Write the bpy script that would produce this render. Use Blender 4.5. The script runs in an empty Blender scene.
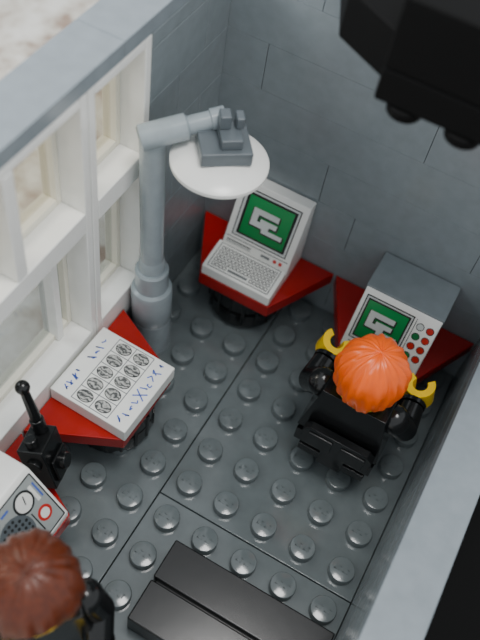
import bpy, bmesh, math, random
from mathutils import Matrix, Vector
random.seed(4)
SC=bpy.context.scene.collection

# ---------------- materials ----------------
def s2l(c):
    return tuple((x/12.92 if x<=.04045 else ((x+.055)/1.055)**2.4) for x in c)
def hexc(h):
    return s2l(tuple(int(h[i:i+2],16)/255 for i in (0,2,4)))
MATS={}
def plastic(name,h,rough=.28,spec=.5,var=.06,bump=.01,scale=3.0):
    if name in MATS: return MATS[name]
    m=bpy.data.materials.new(name);m.use_nodes=True
    nt=m.node_tree;b=nt.nodes['Principled BSDF']
    c=hexc(h)
    n=nt.nodes.new('ShaderNodeTexNoise');n.inputs['Scale'].default_value=scale;n.inputs['Detail'].default_value=3
    tc=nt.nodes.new('ShaderNodeTexCoord');nt.links.new(tc.outputs['Object'],n.inputs['Vector'])
    r=nt.nodes.new('ShaderNodeValToRGB')
    r.color_ramp.elements[0].position=.3;r.color_ramp.elements[1].position=.7
    r.color_ramp.elements[0].color=tuple(x*(1-var) for x in c)+(1,)
    r.color_ramp.elements[1].color=tuple(min(1,x*(1+var)) for x in c)+(1,)
    nt.links.new(n.outputs['Fac'],r.inputs['Fac']);nt.links.new(r.outputs['Color'],b.inputs['Base Color'])
    b.inputs['Roughness'].default_value=rough
    b.inputs['Specular IOR Level'].default_value=spec
    if bump:
        bm=nt.nodes.new('ShaderNodeBump');bm.inputs['Strength'].default_value=bump*10;bm.inputs['Distance'].default_value=.01
        nt.links.new(n.outputs['Fac'],bm.inputs['Height']);nt.links.new(bm.outputs['Normal'],b.inputs['Normal'])
    MATS[name]=m
    return m
GREY=plastic('grey_plastic','80898d',.22)
CAPGREY=plastic('cap_grey_plastic','868f95',.22)
LGREY=plastic('light_grey_plastic','98a2a7',.22)
DGREY=plastic('dark_grey_plastic','656d6f',.14,spec=.65,var=.07)
MGREY=plastic('mid_grey_plastic','5e666b',.3)
WHITE=plastic('white_plastic','f3f3ef',.25,var=.02)
CREAM=plastic('cream_white_plastic','ece8d8',.3,var=.02)
BLACK=plastic('black_plastic','131415',.2)
VBLACK=plastic('matte_black_plastic','060606',.7,spec=.15)
RED=plastic('red_plastic','a20f0b',.22)
ORANGE=plastic('orange_plastic','ea5c00',.28,spec=.45)
BROWN=plastic('brown_plastic','5c260e',.35,var=.25,bump=.1,scale=9)
YELLOW=plastic('yellow_plastic','f8cc00',.28)
INK=plastic('black_ink','1a1d1e',.4)
BLUEINK=plastic('blue_ink','4764c0',.5)
GREYINK=plastic('grey_ink','75797a',.5)
PGREY=plastic('printed_grey','cfd3d1',.35)
CGREY=plastic('console_face_grey','a3a9a8',.35)
PRED=plastic('printed_red','c8281e',.35)
PGREEN=plastic('printed_green','1d7a45',.35)
def screen_mat():
    m=bpy.data.materials.new('green_screen_print');m.use_nodes=True
    nt=m.node_tree;b=nt.nodes['Principled BSDF'];tc=nt.nodes.new('ShaderNodeTexCoord')
    r=nt.nodes.new('ShaderNodeValToRGB');sep=nt.nodes.new('ShaderNodeSeparateXYZ')
    nt.links.new(tc.outputs['Generated'],sep.inputs[0]);nt.links.new(sep.outputs['Z'],r.inputs['Fac'])
    r.color_ramp.elements[0].color=hexc('0c7a3c')+(1,);r.color_ramp.elements[1].color=hexc('1f9450')+(1,)
    nt.links.new(r.outputs['Color'],b.inputs['Base Color']);b.inputs['Roughness'].default_value=.25
    return m
SCREEN=screen_mat()
def fp_mat():
    m=bpy.data.materials.new('fingerprint_print');m.use_nodes=True
    nt=m.node_tree;b=nt.nodes['Principled BSDF'];tc=nt.nodes.new('ShaderNodeTexCoord')
    w=nt.nodes.new('ShaderNodeTexWave');w.wave_type='RINGS';w.inputs['Scale'].default_value=3;w.inputs['Distortion'].default_value=9
    w.inputs['Detail Scale'].default_value=2.5
    r=nt.nodes.new('ShaderNodeValToRGB');r.color_ramp.elements[0].color=hexc('3c3f40')+(1,);r.color_ramp.elements[1].color=hexc('c2c2be')+(1,)
    nt.links.new(tc.outputs['Object'],w.inputs[0]);nt.links.new(w.outputs['Fac'],r.inputs['Fac']);nt.links.new(r.outputs['Color'],b.inputs['Base Color'])
    b.inputs['Roughness'].default_value=.5
    return m
FPRINT=fp_mat()
def glass_mat(name,t_):
    m=bpy.data.materials.new(name);m.use_nodes=True
    nt=m.node_tree;nt.nodes.clear()
    o=nt.nodes.new('ShaderNodeOutputMaterial');mx=nt.nodes.new('ShaderNodeMixShader')
    t=nt.nodes.new('ShaderNodeBsdfTransparent');g=nt.nodes.new('ShaderNodeBsdfGlossy');g.inputs['Roughness'].default_value=.05
    t.inputs[0].default_value=t_+(1,)
    mx.inputs[0].default_value=.06
    nt.links.new(t.outputs[0],mx.inputs[1]);nt.links.new(g.outputs[0],mx.inputs[2]);nt.links.new(mx.outputs[0],o.inputs[0])
    return m
GLASS=glass_mat('window_glass',(.80,.78,.72))
GLASSD=glass_mat('window_glass_darkened',(.62,.64,.64))  # lower panes tinted so the view outside comes out darker
def table_mat():
    m=bpy.data.materials.new('speckled_table');m.use_nodes=True
    nt=m.node_tree;b=nt.nodes['Principled BSDF'];tc=nt.nodes.new('ShaderNodeTexCoord')
    n=nt.nodes.new('ShaderNodeTexNoise');n.inputs['Scale'].default_value=.8;n.inputs['Detail'].default_value=6;n.inputs['Roughness'].default_value=.6
    r=nt.nodes.new('ShaderNodeValToRGB')
    e=r.color_ramp.elements
    e[0].position=.36;e[0].color=hexc('a48d7c')+(1,);e[1].position=.48;e[1].color=hexc('d2cbbe')+(1,)
    x=e.new(.62);x.color=hexc('ebe8e0')+(1,)
    nt.links.new(tc.outputs['Object'],n.inputs[0]);nt.links.new(n.outputs['Fac'],r.inputs['Fac']);nt.links.new(r.outputs['Color'],b.inputs['Base Color'])
    b.inputs['Roughness'].default_value=.5
    return m
TABLE=table_mat()

# ---------------- builder ----------------
class B:
    def __init__(s): s.v=[];s.f=[];s.m=[];s.mats=[];s.M=Matrix.Identity(4)
    def mi(s,mat):
        if mat not in s.mats: s.mats.append(mat)
        return s.mats.index(mat)
    def add(s,vs,fs,mat):
        o=len(s.v);s.v+=[s.M@Vector(v) for v in vs];k=s.mi(mat)
        for f in fs: s.f.append([i+o for i in f]);s.m.append(k)
    def prism(s,poly,z0,z1,mat,axis='z'):
        def mk(p,h):
            return {'z':(p[0],p[1],h),'x':(h,p[0],p[1]),'y':(p[0],h,p[1])}[axis]
        n=len(poly)
        vs=[mk(p,z0) for p in poly]+[mk(p,z1) for p in poly]
        fs=[list(range(n))[::-1],list(range(n,2*n))]+[[i,(i+1)%n,n+(i+1)%n,n+i] for i in range(n)]
        s.add(vs,fs,mat)
    def box(s,x0,y0,z0,x1,y1,z1,mat):
        s.prism([(x0,y0),(x1,y0),(x1,y1),(x0,y1)],z0,z1,mat)
    def lathe(s,prof,mat,c=(0,0,0),d=(0,0,1),seg=24):
        d=Vector(d).normalized();q=d.to_track_quat('Z','Y').to_matrix()
        c=Vector(c);vs=[];fs=[];n=len(prof)
        for r,h in prof:
            for i in range(seg):
                a=2*math.pi*i/seg
                vs.append(c+q@Vector((r*math.cos(a),r*math.sin(a),h)))
        for j in range(n-1):
            for i in range(seg):
                k=(i+1)%seg
                fs.append([j*seg+i,j*seg+k,(j+1)*seg+k,(j+1)*seg+i])
        fs.append(list(range(seg))[::-1]);fs.append([(n-1)*seg+i for i in range(seg)])
        s.add(vs,fs,mat)
    def cyl(s,p0,p1,r0,r1,mat,seg=24):
        p0=Vector(p0);p1=Vector(p1)
        s.lathe([(r0,0),(r1,(p1-p0).length)],mat,p0,p1-p0,seg)
    def ball(s,c,r,mat,seg=16):
        prof=[(max(.001,r*math.sin(math.pi*i/10)),-r*math.cos(math.pi*i/10)) for i in range(11)]
        s.lathe(prof,mat,c,(0,0,1),seg)
    def tube(s,pts,rads,mat,seg=16):
        for i in range(len(pts)-1): s.cyl(pts[i],pts[i+1],rads[i],rads[i+1],mat,seg)
        for p,r in zip(pts[1:-1],rads[1:-1]): s.ball(p,r*1.0,mat,seg)
    def stud(s,x,y,z,mat,letters=True):
        s.lathe([(.3,0),(.3,.18),(.285,.205),(.27,.21)],mat,(x,y,z),(0,0,1),24)
        if letters:
            for k in range(4):
                u=x-.15+k*.1
                s.box(u-.03,y-.055,z+.208,u-.01,y+.055,z+.222,mat)
                s.box(u-.03,y-.055+.09*(k%2),z+.208,u+.03,y-.035+.09*(k%2),z+.222,mat)
    def stroke(s,pts,w,mat,n0=0,n1=.006):
        for a,b in zip(pts[:-1],pts[1:]):
            a=Vector(a);b=Vector(b);d=(b-a)
            if d.length<1e-6: continue
            p=Vector((-d.y,d.x)).normalized()*w/2
            s.prism([tuple(a-p),tuple(b-p),tuple(b+p),tuple(a+p)],n0,n1,mat)
    def disc(s,x,y,rx,ry,n0,n1,mat,seg=20):
        s.prism([(x+rx*math.cos(2*math.pi*i/seg),y+ry*math.sin(2*math.pi*i/seg)) for i in range(seg)],n0,n1,mat)
    def make(s,name,bevel=.03,parent=None,sharp=35,segs=2):
        me=bpy.data.meshes.new(name);me.from_pydata([tuple(v) for v in s.v],[],s.f)
        for m in s.mats: me.materials.append(m)
        me.polygons.foreach_set('material_index',s.m)
        bm=bmesh.new();bm.from_mesh(me);bmesh.ops.recalc_face_normals(bm,faces=bm.faces);bm.to_mesh(me);bm.free()
        me.polygons.foreach_set('use_smooth',[True]*len(me.polygons))
        me.set_sharp_from_angle(angle=math.radians(sharp))
        o=bpy.data.objects.new(name,me);SC.objects.link(o)
        if bevel:
            md=o.modifiers.new('bevel','BEVEL');md.width=bevel;md.segments=segs;md.limit_method='ANGLE';md.angle_limit=math.radians(50)
            md.harden_normals=True
        if parent: o.parent=parent
        return o
def frame(O,U,V):
    U=Vector(U).normalized();V=Vector(V).normalized();N=U.cross(V)
    M=Matrix.Identity(4)
    for i in range(3): M[i][0]=U[i];M[i][1]=V[i];M[i][2]=N[i];M[i][3]=O[i]
    return M

# ---------------- floor ----------------
YF=-15
b=B()
for (x0,x1,y0,y1) in [(0,3,0,YF),(3,8,0,-7),(3,8,-7,YF)]:
    g=.012
    b.box(x0+g,y1+g,-.4,x1-g,y0-g,0,DGREY)
fl=b.make('floor',.02)
b=B()
occ=[(1,3,-2,0),(5,7,-2,0),(4,8,-10,-8),(5.1,6.9,-4.3,-3.2)]
for i in range(8):
    for j in range(15):
        x=i+.5;y=-j-.5
        if any(a<x<c and d<y<e for a,c,d,e in occ): continue
        if abs(x-.5)<.1 and abs(y+3.5)<.1: continue
        if x<1 and (-7<y<-5 or -11<y<-9): continue
        if 2<x<4 and -12<y<-11: continue
        b.stud(x,y,0,DGREY)
b.make('floor_studs',0,fl)

# ---------------- walls ----------------
def brick_rows(b,axis,lo,hi,z0,rows,seams,mat,a0,a1,h=1.2):
    for k in range(rows):
        ss=sorted([lo,hi]+[q for q in seams[k%len(seams)] if lo<q<hi])
        for p,q in zip(ss[:-1],ss[1:]):
            g=.006;gz=.002
            if axis=='x': b.box(p+g,a0,z0+k*h+gz,q-g,a1,z0+(k+1)*h-gz,mat)
            else: b.box(a0,p+g,z0+k*h+gz,a1,q-g,z0+(k+1)*h-gz,mat)
b=B()
b.box(-1,0.005,-.4,9,1,.15,GREY)
brick_rows(b,'x',-1,9,.15,8,[[4,8],[2,6],[4,8],[-.999,3,7],[8],[1,5],[7],[2]],GREY,0,1)
b.make('wall_back',.015)
b=B()
WY=-3.1
b.box(-1,YF,-.4,-.005,-.0,.15,GREY)
brick_rows(b,'y',WY,-.01,.15,7,[[-1],[-2],[-1],[-2]],GREY,-1,0)
b.box(-1,WY,8.56,0,-.01,8.9,GREY)
b.box(-1,YF,.155,0,WY-.01,1.25,GREY)
for y0,y1 in ((-4,-.01),(-8,-4),(-12,-8),(YF,-12)):
    b.box(-1,y0+.003,8.91,0.0,y1-.003,9.25,CAPGREY)
b.make('wall_left',.016)
b=B()
b.box(8,YF,-.4,9,-.005,.2,GREY)
brick_rows(b,'y',YF,-.01,.2,2,[[-3,-7,-11],[-5,-9,-13]],GREY,8,9)
b.box(8,YF,2.61,9,-.01,3.4,GREY)
b.box(8,YF,3.41,9,-.01,3.8,CAPGREY)
b.make('wall_right',.02)

# ---------------- windows ----------------
def window(name,y0,y1,splits_up,splits_lo,z0=1.26,z1=8.9,zm0=5.6,zm1=6.15):
    b=B();t=.2;xi=-.003;xo=-.97
    def fr(xa,xb,ya,yb,za,zb,m=WHITE): b.box(xa,min(ya,yb),za,xb,max(ya,yb),zb,m)
    fr(xo,xi,y0,y0-t,z0,z1);fr(xo,xi,y1,y1+t,z0,z1)
    fr(xo,xi,y0-t,y1+t,z1-t,z1);fr(xo,xi,y0-t,y1+t,z0,z0+.9)
    fr(xo,xi,y0-t,y1+t,zm0,zm1)
    edges_u=[y0-t]+splits_up+[y1+t];edges_l=[y0-t]+splits_lo+[y1+t]
    for s_ in splits_up: fr(xo,xi,s_+.14,s_-.14,zm1,z1-t)
    for s_ in splits_lo: fr(xo+.1,-.45,s_+.1,s_-.1,z0+.9,zm0)
    def sash(ya,yb,za,zb):
        w=.14;X0,X1=-.9,-.55
        fr(X0,X1,ya,ya-w,za,zb,CREAM);fr(X0,X1,yb+w,yb,za,zb,CREAM)
        fr(X0,X1,ya-w,yb+w,za,za+w*1.2,CREAM);fr(X0,X1,ya-w,yb+w,zb-w,zb,CREAM)
    gl=B()
    for i in range(len(edges_u)-1):
        a,c=edges_u[i],edges_u[i+1]
        if i>0:a-=.14
        if i<len(edges_u)-2:c+=.14
        sash(a,c,zm1,z1-t);gl.box(-.74,c,zm1,-.70,a,z1-t,GLASS)
    a,c=edges_l[0],edges_l[-1]
    sash(a,c,z0+.9,zm0);gl.box(-.74,c,z0+.9,-.70,a,zm0,GLASSD)
    o=b.make(name,.03)
    gl.make('glass',0,o)
window('window_1',WY-.01,-5.09,[],[])
window('window_2',-5.11,-9.1,[-7.2],[-5.85])
window('window_3',-9.12,-14.9,[-12],[])

# ---------------- table outside and stand-in for the dark void ----------------
b=B();b.box(-60,-40,-.9,60,60,-.42,TABLE);b.make('table_top',0)
b=B();b.box(9.05,YF,-.4,20,.9,.1,VBLACK)  # added black slab where only dark void lies beyond the right wall
b.make('dark_void_slab',.05)

# ---------------- desks ----------------
def desk(name,M):
    b=B();b.M=M
    b.prism([(0.03,-.02),(1,-2),(3,-2),(3.97,-.02)],1.2,1.6,RED)
    o=b.make(name,.025)
    b=B();b.M=M
    b.lathe([(.62,0),(.62,.1),(.95,.12),(.96,.25),(.96,.62),(.86,.64),(.86,.72),(.96,.74),(.96,1.19)],BLACK,(2,-1.04,0),seg=32)
    for k in range(16):
        a=2*math.pi*k/16
        b.lathe([(.05,.2),(.05,1.15)],BLACK,(2+.95*math.cos(a),-1.04+.95*math.sin(a),0),seg=8)
    b.make('pedestal',0,o)
    return o
def T(x,y,z,rz=0): return Matrix.Translation((x,y,z))@Matrix.Rotation(math.radians(rz),4,'Z')
desk('computer_desk',T(0,0,0))
desk('computer_desk',T(4,0,0))
desk('computer_desk',T(0,-8,0,90))
desk('computer_desk',T(0,-12,0,90))

# ---------------- desktop computer 1 ----------------
b=B()
b.prism([(-1.04,1.605),(-1.04,1.98),(-.34,3.72),(-.02,3.72),(-.02,1.605)],1.08,2.98,WHITE,'x')
b.prism([(-1.98,1.605),(-1.98,1.93),(-1.06,2.06),(-1.06,1.605)],1.02,2.98,WHITE,'x')
pc=b.make('desktop_computer',.03)
def icon(b,x,y,s,n0):
    # blocky bracket emblem with a stepped tail
    L=[(0,.12,.2,.7),(0,.52,.85,.7),(0,.12,.42,.3),(.42,.0,.62,.42),(.3,.26,.85,.42),(.6,.0,1.1,.14)]
    for i,(x0,y0,x1,y1) in enumerate(L):
        b.box(x+(x0-.03)*s,y+(y0-.05)*s,n0,x+(x1+.05)*s,y+(y1+.0)*s,n0+.003,INK)
    for i,(x0,y0,x1,y1) in enumerate(L):
        b.box(x+x0*s,y+y0*s,n0+.003,x+x1*s,y+y1*s,n0+.008+i*.0006,PGREY)
b=B();b.M=frame((1.08,-1.04,1.98),(1,0,0),(0,.7,1.74))
b.prism([(.17,.34),(1.73,.34),(1.73,1.72),(.17,1.72)],0,.006,INK)
b.prism([(.2,.37),(1.70,.37),(1.70,1.69),(.2,1.69)],0.004,.009,PGREY)
b.prism([(.27,.43),(1.65,.43),(1.65,1.64),(.27,1.64)],0.006,.012,INK)
b.stroke([(.06,.26),(1.84,.26)],.015,INK);b.stroke([(.1,.16),(.8,.16)],.03,INK);b.stroke([(.1,.1),(.8,.1)],.02,GREYINK)
b.box(1.1,.1,0,1.35,.17,.006,GREYINK);b.disc(1.5,.14,.05,.05,0,.008,PRED);b.disc(1.66,.14,.05,.05,0,.008,PRED)
b.make('screen_frame_print',0,pc)
b=B();b.M=frame((1.08,-1.04,1.98),(1,0,0),(0,.7,1.74))
b.prism([(.34,.48),(1.58,.48),(1.58,1.58),(.34,1.58)],0.01,.016,SCREEN);b.make('screen',0,pc)
b=B();b.M=frame((1.08,-1.04,1.98),(1,0,0),(0,.7,1.74))
icon(b,.54,.72,.84,.017);b.make('screen_icon',0,pc)
b=B();b.M=frame((1.02,-1.98,1.932),(1,0,0),(0,.92,.13))
b.stroke([(.12,.08),(1.84,.08),(1.84,.86),(.12,.86),(.12,.08)],.018,INK)
for r in range(5):
    for c in range(15):
        x=.19+c*.108;y=.15+r*.135
        if r==0 and 4<=c<=9: continue
        b.stroke([(x,y),(x+.075,y),(x+.075,y+.085),(x,y+.085),(x,y)],.017,INK)
b.stroke([(.65,.19),(1.2,.19)],.07,GREYINK)
b.make('keyboard_print',0,pc)

# ---------------- computer 2 ----------------
b=B()
b.prism([(-2.0,1.605),(-2.0,1.78),(-1.28,3.16),(-1.22,3.2),(-1.0,3.2),(-1.0,1.605)],5.02,6.98,WHITE,'x')
b.prism([(-1.24,3.08),(-1.24,3.24),(-.02,3.24),(-.02,1.605),(-.98,1.605),(-.98,3.0)],5.0,7.0,GREY,'x')
pc2=b.make('computer_terminal',.03)
F2=frame((5.02,-2.0,1.78),(1,0,0),(0,.72,1.38))
b=B();b.M=F2
b.prism([(.1,.22),(1.34,.22),(1.34,1.44),(.1,1.44)],0,.006,INK)
b.prism([(.13,.25),(1.31,.25),(1.31,1.41),(.13,1.41)],0.004,.009,PGREY)
b.prism([(.17,.3),(1.27,.3),(1.27,1.37),(.17,1.37)],0.006,.012,INK)
for r,(c1,c2) in enumerate([(PGREY,PRED),(PGREEN,PRED),(PRED,PRED),(PGREEN,PRED)]):
    y=1.26-r*.27
    for k,c in enumerate((c1,c2)):
        x=1.54+k*.25
        b.disc(x,y,.1,.1,0,.006,INK,12);b.disc(x,y,.082,.082,.004,.01,c,12)
b.stroke([(1.4,.2),(1.4,1.42)],.015,INK);b.stroke([(.14,.12),(1.25,.12)],.03,GREYINK)
b.make('control_print',0,pc2)
b=B();b.M=F2;b.prism([(.21,.34),(1.23,.34),(1.23,1.33),(.21,1.33)],0.01,.016,SCREEN);b.make('screen',0,pc2)
b=B();b.M=F2;icon(b,.34,.58,.76,.017);b.make('screen_icon',0,pc2)

# ---------------- fingerprint tile ----------------
b=B();Mt=T(1.06,-6.0,1.605,-1.5)
b.M=Mt;b.box(-1,-1,0,1,1,.42,WHITE)
fp=b.make('fingerprint_record_tile',.025)
b=B();b.M=Mt@Matrix.Translation((0,0,.42))
for x in (-.48,0,.48): b.stroke([(x,-.92),(x,.92)],.018,GREYINK)
for k in range(6): b.stroke([(-.48,-.92+k*.368),(.48,-.92+k*.368)],.018,GREYINK)
def scribble(b,x,y0,n,step,amp,seed):
    rnd=random.Random(seed)
    for i in range(n):
        y=y0+i*step
        pts=[(x+rnd.uniform(-amp,amp),y+rnd.uniform(-.3,.5)*step) for _ in range(4)]
        b.stroke(pts,.028,BLUEINK)
scribble(b,-.72,-.8,4,.17,.1,1);scribble(b,-.72,.15,4,.17,.1,2)
scribble(b,.73,-.8,4,.18,.11,3);scribble(b,.73,.1,5,.17,.11,5)
b.stroke([(.6,-.14),(.88,.05)],.03,BLUEINK);b.stroke([(.88,-.14),(.6,.05)],.03,BLUEINK)
b.make('handwriting',0,fp)
b=B();b.M=Mt@Matrix.Translation((0,0,.42))
for x in (-.24,.24):
    for k in range(5):
        b.disc(x,-.736+k*.368,.2,.15,.004,.010,INK,18);b.disc(x,-.736+k*.368,.182,.135,.008,.014,FPRINT,18)
b.make('fingerprints',0,fp)

# ---------------- radio console ----------------
b=B()
b.prism([(.04,1.605),(1.98,1.605),(1.98,1.8),(1.14,2.9),(1.04,2.94),(.04,2.94)],-10.98,-9.02,WHITE,'y')
rc=b.make('radio_console',.03)
b=B();b.M=frame((1.985,-10.98,1.795),(0,1,0),(-.84,0,1.1))
b.box(.06,.06,0,1.88,1.33,.004,CGREY)
b.stroke([(.06,.06),(1.88,.06),(1.88,1.33),(.06,1.33),(.06,.06)],.03,INK)
b.disc(1.42,1.0,.25,.25,.004,.009,INK);b.disc(1.42,1.0,.2,.2,.007,.012,WHITE);b.stroke([(1.42,.94),(1.48,1.12)],.025,INK,.012,.016)
b.disc(1.6,.46,.17,.17,.004,.009,PRED);b.disc(1.6,.46,.11,.11,.007,.014,WHITE)
b.disc(.9,.6,.43,.43,.004,.009,MGREY)
for i in range(-3,4):
    for j in range(-3,4):
        if i*i+j*j<11: b.disc(.9+i*.11,.6+j*.11,.036,.036,.008,.013,INK,8)
b.stroke([(.9,1.18),(1.1,1.18)],.05,BLUEINK);b.stroke([(.5,1.18),(.8,1.18)],.05,INK);b.stroke([(1.38,.2),(1.38,.7)],.03,INK)
b.stroke([(1.7,.75),(1.7,1.15)],.08,WHITE);b.stroke([(1.8,.75),(1.8,1.15)],.04,BLUEINK)
b.make('console_print',0,rc)

# ---------------- walkie talkie ----------------
b=B()
p0=Vector((1.2,-8.49,1.76));p1=Vector((.42,-8.28,4.1))
W=(p1-p0).normalized();U=Vector((.3,-1,0));U=(U-W*U.dot(W)).normalized();N=W.cross(U)
M=Matrix.Identity(4)
for i in range(3): M[i][0]=U[i];M[i][1]=N[i];M[i][2]=W[i];M[i][3]=p0[i]
b.M=M
b.box(-.36,-.28,0,.4,.28,1.15,BLACK)
b.box(-.28,-.36,.12,.28,-.28,.72,BLACK);b.box(-.28,.28,.12,.28,.36,.72,BLACK)
b.cyl((0,-.5,.5),(0,.5,.5),.18,.18,BLACK)
b.cyl((-.2,0,1.15),(-.2,0,1.5),.15,.15,BLACK)
b.cyl((-.2,0,1.5),(-.2,0,2.38),.12,.09,BLACK);b.ball((-.2,0,2.4),.15,BLACK)
b.cyl((.2,0,1.15),(.2,0,1.35),.13,.13,BLACK)
b.cyl((.36,0,.75),(.48,0,.75),.16,.16,BLACK)
b.make('walkie_talkie',.03)

# ---------------- street lamp ----------------
b=B();c=Vector((.57,-3.52,0));top=Vector((.36,-3.58,7.1));ax=(top-c).normalized()
def P(z): return c+ax*z
b.lathe([(.48,0.02),(.48,1.15),(.44,1.2)],LGREY,P(0),ax,32)
b.lathe([(.48,1.2),(.5,1.25),(.5,2.3),(.48,2.35),(.4,2.4),(.4,3.0),(.36,3.05)],LGREY,P(0),ax,32)
b.lathe([(.27,3.0),(.27,7.0)],LGREY,P(0),ax,20)
b.lathe([(.31,3.05),(.31,3.3),(.27,3.4)],LGREY,P(0),ax,24)
a0=Vector((.2,-3.84,7.08));a1=Vector((1.42,-2.68,7.45));dd=(a1-a0).normalized();LL=(a1-a0).length
b.lathe([(.2,0),(.26,.04),(.26,.95),(.19,1.0),(.19,LL-.3),(.22,LL-.28),(.22,LL)],LGREY,a0,dd,24)
lamp=b.make('street_lamp',.0)
b=B();b.M=T(1.66,-3.1,6.72,38)
b.box(-.5,-.42,.28,.5,.42,.58,MGREY)
b.box(-.12,-.3,.58,.3,.3,.8,MGREY);b.box(-.12,.02,.8,.1,.3,1.1,MGREY);b.box(.2,.02,.8,.36,.3,1.05,MGREY)
b.make('lamp_clip',.03,lamp)
b=B();b.lathe([(.86,0),(.94,.0),(.98,.04),(.98,.12),(.91,.17),(.7,.24),(.4,.29),(.05,.3)],WHITE,(1.64,-3.16,6.7),(0,0,1),48)
b.make('lamp_shade',0,lamp)

# ---------------- black tile bench ----------------
b=B()
b.box(4.02,-8.95,0,7.9,-8.02,.75,BLACK);b.box(4.02,-9.95,0,7.9,-9.02,.75,BLACK);b.box(4.1,-9.9,0,7.8,-8.1,.6,BLACK)
b.make('black_bench',.035)

# ---------------- chair ----------------
def chair(name,M):
    b=B();b.M=M
    b.box(-.85,-.68,.62,.85,.8,.88,BLACK)
    b.box(-.3,-.1,.2,.3,.5,.62,BLACK)
    b.lathe([(.5,0),(.5,.12),(.4,.3)],BLACK,(0,.2,0.0),seg=24)
    b.box(-.3,-.86,.8,.3,-.65,1.5,BLACK)
    b.prism([(-.85,1.4),(.85,1.4),(.85,1.98),(.7,2.12),(-.7,2.12),(-.85,1.98)],-.9,-.69,BLACK,'y')
    b.box(-.7,-.94,1.5,-.1,-.89,1.98,BLACK);b.box(.1,-.94,1.5,.7,-.89,1.98,BLACK)
    return b.make(name,.04)

# ---------------- minifigure ----------------
def hair(b,mat,rx,ry,rz,seed,twist,amp,frontcut=0,low=.66):
    nu,nv=128,40;vs=[];fs=[]
    for j in range(nv+1):
        for i in range(nu):
            ph=2*math.pi*i/nu
            lim=math.pi*(low-frontcut*max(0,math.sin(ph))**2+.02*math.sin(11*ph+seed))
            th=.02+lim*j/nv
            g=math.sin(13*ph+twist*th+1.4*math.sin(3*ph+seed))*.6+math.sin(23*ph-1.7*twist*th+seed)*.4
            r=1+amp*g*min(1,th*1.6)
            r+=.03*math.sin(4*ph+seed)*math.sin(th)
            z=math.cos(th)
            q=math.sin(th)**.92 if th<math.pi/2 else 1-.35*(1-math.sin(th))
            vs.append((rx*r*q*math.cos(ph),ry*r*q*math.sin(ph),rz*(z*(1+amp*.3*g))))
    for j in range(nv):
        for i in range(nu):
            k=(i+1)%nu;fs.append([j*nu+i,(j+1)*nu+i,(j+1)*nu+k,j*nu+k])
    fs.append(list(range(nu)));fs.append([nv*nu+i for i in range(nu)][::-1])
    b.add(vs,fs,mat)
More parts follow.
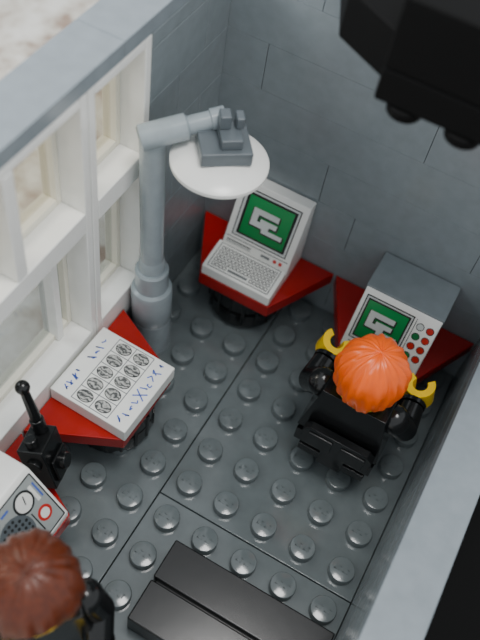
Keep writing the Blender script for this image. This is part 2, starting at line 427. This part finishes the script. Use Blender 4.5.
def minifig(name,M,hairmat,torso,arms,legs,twist,seed,seated=True,frontcut=0,amp=.045,hs=1.0,low=.66):
    b=B();b.M=M
    z0,z1=.72,2.32
    vs=[(-1,-.5,z0),(1,-.5,z0),(1,.5,z0),(-1,.5,z0),(-.74,-.42,z1),(.74,-.42,z1),(.74,.42,z1),(-.74,.42,z1)]
    b.add(vs,[[3,2,1,0],[4,5,6,7],[0,1,5,4],[1,2,6,5],[2,3,7,6],[3,0,4,7]],torso)
    if seated:
        b.box(-.98,-.46,0,.98,.2,.45,legs);b.box(-.95,-.3,.45,.95,.3,.72,legs)
    else:
        b.box(-.98,-.4,.4,.98,.4,.72,legs)
    for s in (-1,1):
        x0,x1=sorted((s*.04,s*.96))
        if seated:
            b.prism([(-.3,.02),(1.35,.02),(1.35,.0),(1.55,.0),(1.55,.95),(1.25,.95),(1.15,.7),(.0,.8),(-.2,.7),(-.35,.4)],x0,x1,legs,'x')
        else:
            b.prism([(-.4,-1.18),(.65,-1.18),(.65,-.9),(.4,-.8),(.42,.3),(.25,.45),(-.25,.45),(-.42,.3)],x0,x1,legs,'x')
    o=b.make(name,.035)
    b=B();b.M=M
    b.cyl((0,0,2.3),(0,0,2.5),.38,.38,YELLOW)
    b.lathe([(.45,2.42),(.56,2.48),(.62,2.6),(.62,3.3),(.56,3.42),(.42,3.48),(.3,3.5),(.3,3.65)],YELLOW,seg=32)
    for s in (-1,1):
        if seated:
            sh=(s*.88,0,1.98);el=(s*1.14,.22,1.52);wr=(s*1.1,.76,1.66);hd=Vector((0,1,.1)).normalized()
        else:
            sh=(s*.84,0,1.98);el=(s*1.02,.1,1.45);wr=(s*.95,.55,1.15);hd=Vector((0,.75,-.65)).normalized()
        b.ball(sh,.34,arms);b.tube([sh,el,wr],[.33,.31,.27],arms,16)
        w=Vector(wr);b.cyl(w,w+hd*.1,.29,.29,arms)
        b.cyl(w+hd*.06,w+hd*.24,.16,.16,YELLOW)
        hc=w+hd*.44
        X=Vector((1,0,0)) if abs(hd.x)<.9 else Vector((0,1,0));H=X.cross(hd).normalized();X=hd.cross(H)
        n=14;vs=[];fs=[]
        ti=math.radians(-12*s)
        for i in range(n+1):
            a=math.radians(90+50)+math.radians(260)*i/n
            for (r,h) in ((.17,-.26),(.34,-.26),(.34,.26),(.17,.26)):
                p=X*r*math.cos(a)+hd*r*math.sin(a)+H*h
                p=Matrix.Rotation(ti,3,hd)@p
                vs.append(tuple(hc+p))
        for i in range(n):
            for k in range(4):
                fs.append([i*4+k,i*4+(k+1)%4,(i+1)*4+(k+1)%4,(i+1)*4+k])
        fs.append([0,1,2,3]);fs.append([n*4+3,n*4+2,n*4+1,n*4])
        b.add(vs,fs,YELLOW)
    for s in (-1,1):
        p=Vector((s*.2,.592,3.05));b.cyl(p,p+Vector((s*.008,.02,0)),.05,.05,INK,12)
    pts=[(-.2,2.82),(-.1,2.75),(0,2.73),(.1,2.75),(.2,2.82)]
    for (x0,zz0),(x1,zz1) in zip(pts[:-1],pts[1:]):
        y0=math.sqrt(.625**2-x0*x0);y1=math.sqrt(.625**2-x1*x1);b.cyl((x0,y0,zz0),(x1,y1,zz1),.016,.016,INK,6)
    b.make('head_and_arms',0,o)
    b=B();b.M=M@Matrix.Translation((0,-.03,3.25))
    hair(b,hairmat,.83*hs,.86*hs,.78*hs,seed,twist,amp,frontcut,low)
    b.make('hair',0,o,sharp=80)
    return o
chair('office_chair',T(6.14,-3.88,0))
minifig('toy_minifigure',T(6.09,-4.03,.89,0),ORANGE,BLACK,BLACK,BLACK,2.5,1,hs=.9,amp=.055,low=.8,frontcut=.2)
minifig('toy_minifigure',T(2.95,-11.15,1.19,-135),BROWN,BLACK,BLACK,BLACK,1.5,3,seated=False,frontcut=.24,amp=.04)

# ---------------- black roof part ----------------
b=B();z=9.76
b.box(4.2,-3.4,z,9,.95,z+.6,VBLACK)
b.prism([(2.5,.95),(2.55,-1.0),(3.1,-2.3),(4.3,-2.95),(4.3,.95)],z,z+.9,VBLACK)
for k in range(5):
    b.cyl((4.7+k,-3.15,z-.2),(4.7+k,-3.15,z),.3,.3,VBLACK)
b.box(4.2,-3.4,z+.6,9,.95,z+1.8,VBLACK)
b.make('roof_plate',.05)

# ---------------- lights ----------------
w=bpy.data.worlds.new('World');bpy.context.scene.world=w;w.use_nodes=True
bg=w.node_tree.nodes['Background'];bg.inputs[0].default_value=(.91,.96,1,1);bg.inputs[1].default_value=.95
def area(name,loc,tgt,size,power,col):
    l=bpy.data.lights.new(name,'AREA');l.size=size;l.energy=power;l.color=col;l.shape='SQUARE'
    o=bpy.data.objects.new(name,l);SC.objects.link(o);o.location=loc
    o.rotation_euler=(Vector(tgt)-Vector(loc)).to_track_quat('-Z','Y').to_euler();return o
area('daylight_window',(-16,-10,20),(3,-4,1),9,4200,(.99,.99,1))
area('overhead_fill',(7,-6,32),(4,-5,0),8,4200,(1,.985,.96))  # added fill from above, no known lamp; brightens the front of the room

# ---------------- camera ----------------
R=[[0.87038,0.47687,0.12264],[0.45448,-0.68222,-0.57274],[-0.18945,0.55423,-0.81051]]
cam=bpy.data.cameras.new('camera');co=bpy.data.objects.new('camera',cam);SC.objects.link(co)
M=Matrix.Identity(4);C=(6.35,-13.721,17.683)
for i in range(3):
    M[i][0]=R[0][i];M[i][1]=-R[1][i];M[i][2]=-R[2][i];M[i][3]=C[i]
co.matrix_world=M
cam.sensor_fit='VERTICAL';cam.sensor_height=36;cam.sensor_width=27;cam.lens=798.6/640*36
cam.clip_end=300
cam.dof.use_dof=True;cam.dof.focus_distance=17.2;cam.dof.aperture_fstop=.16
bpy.context.scene.camera=co
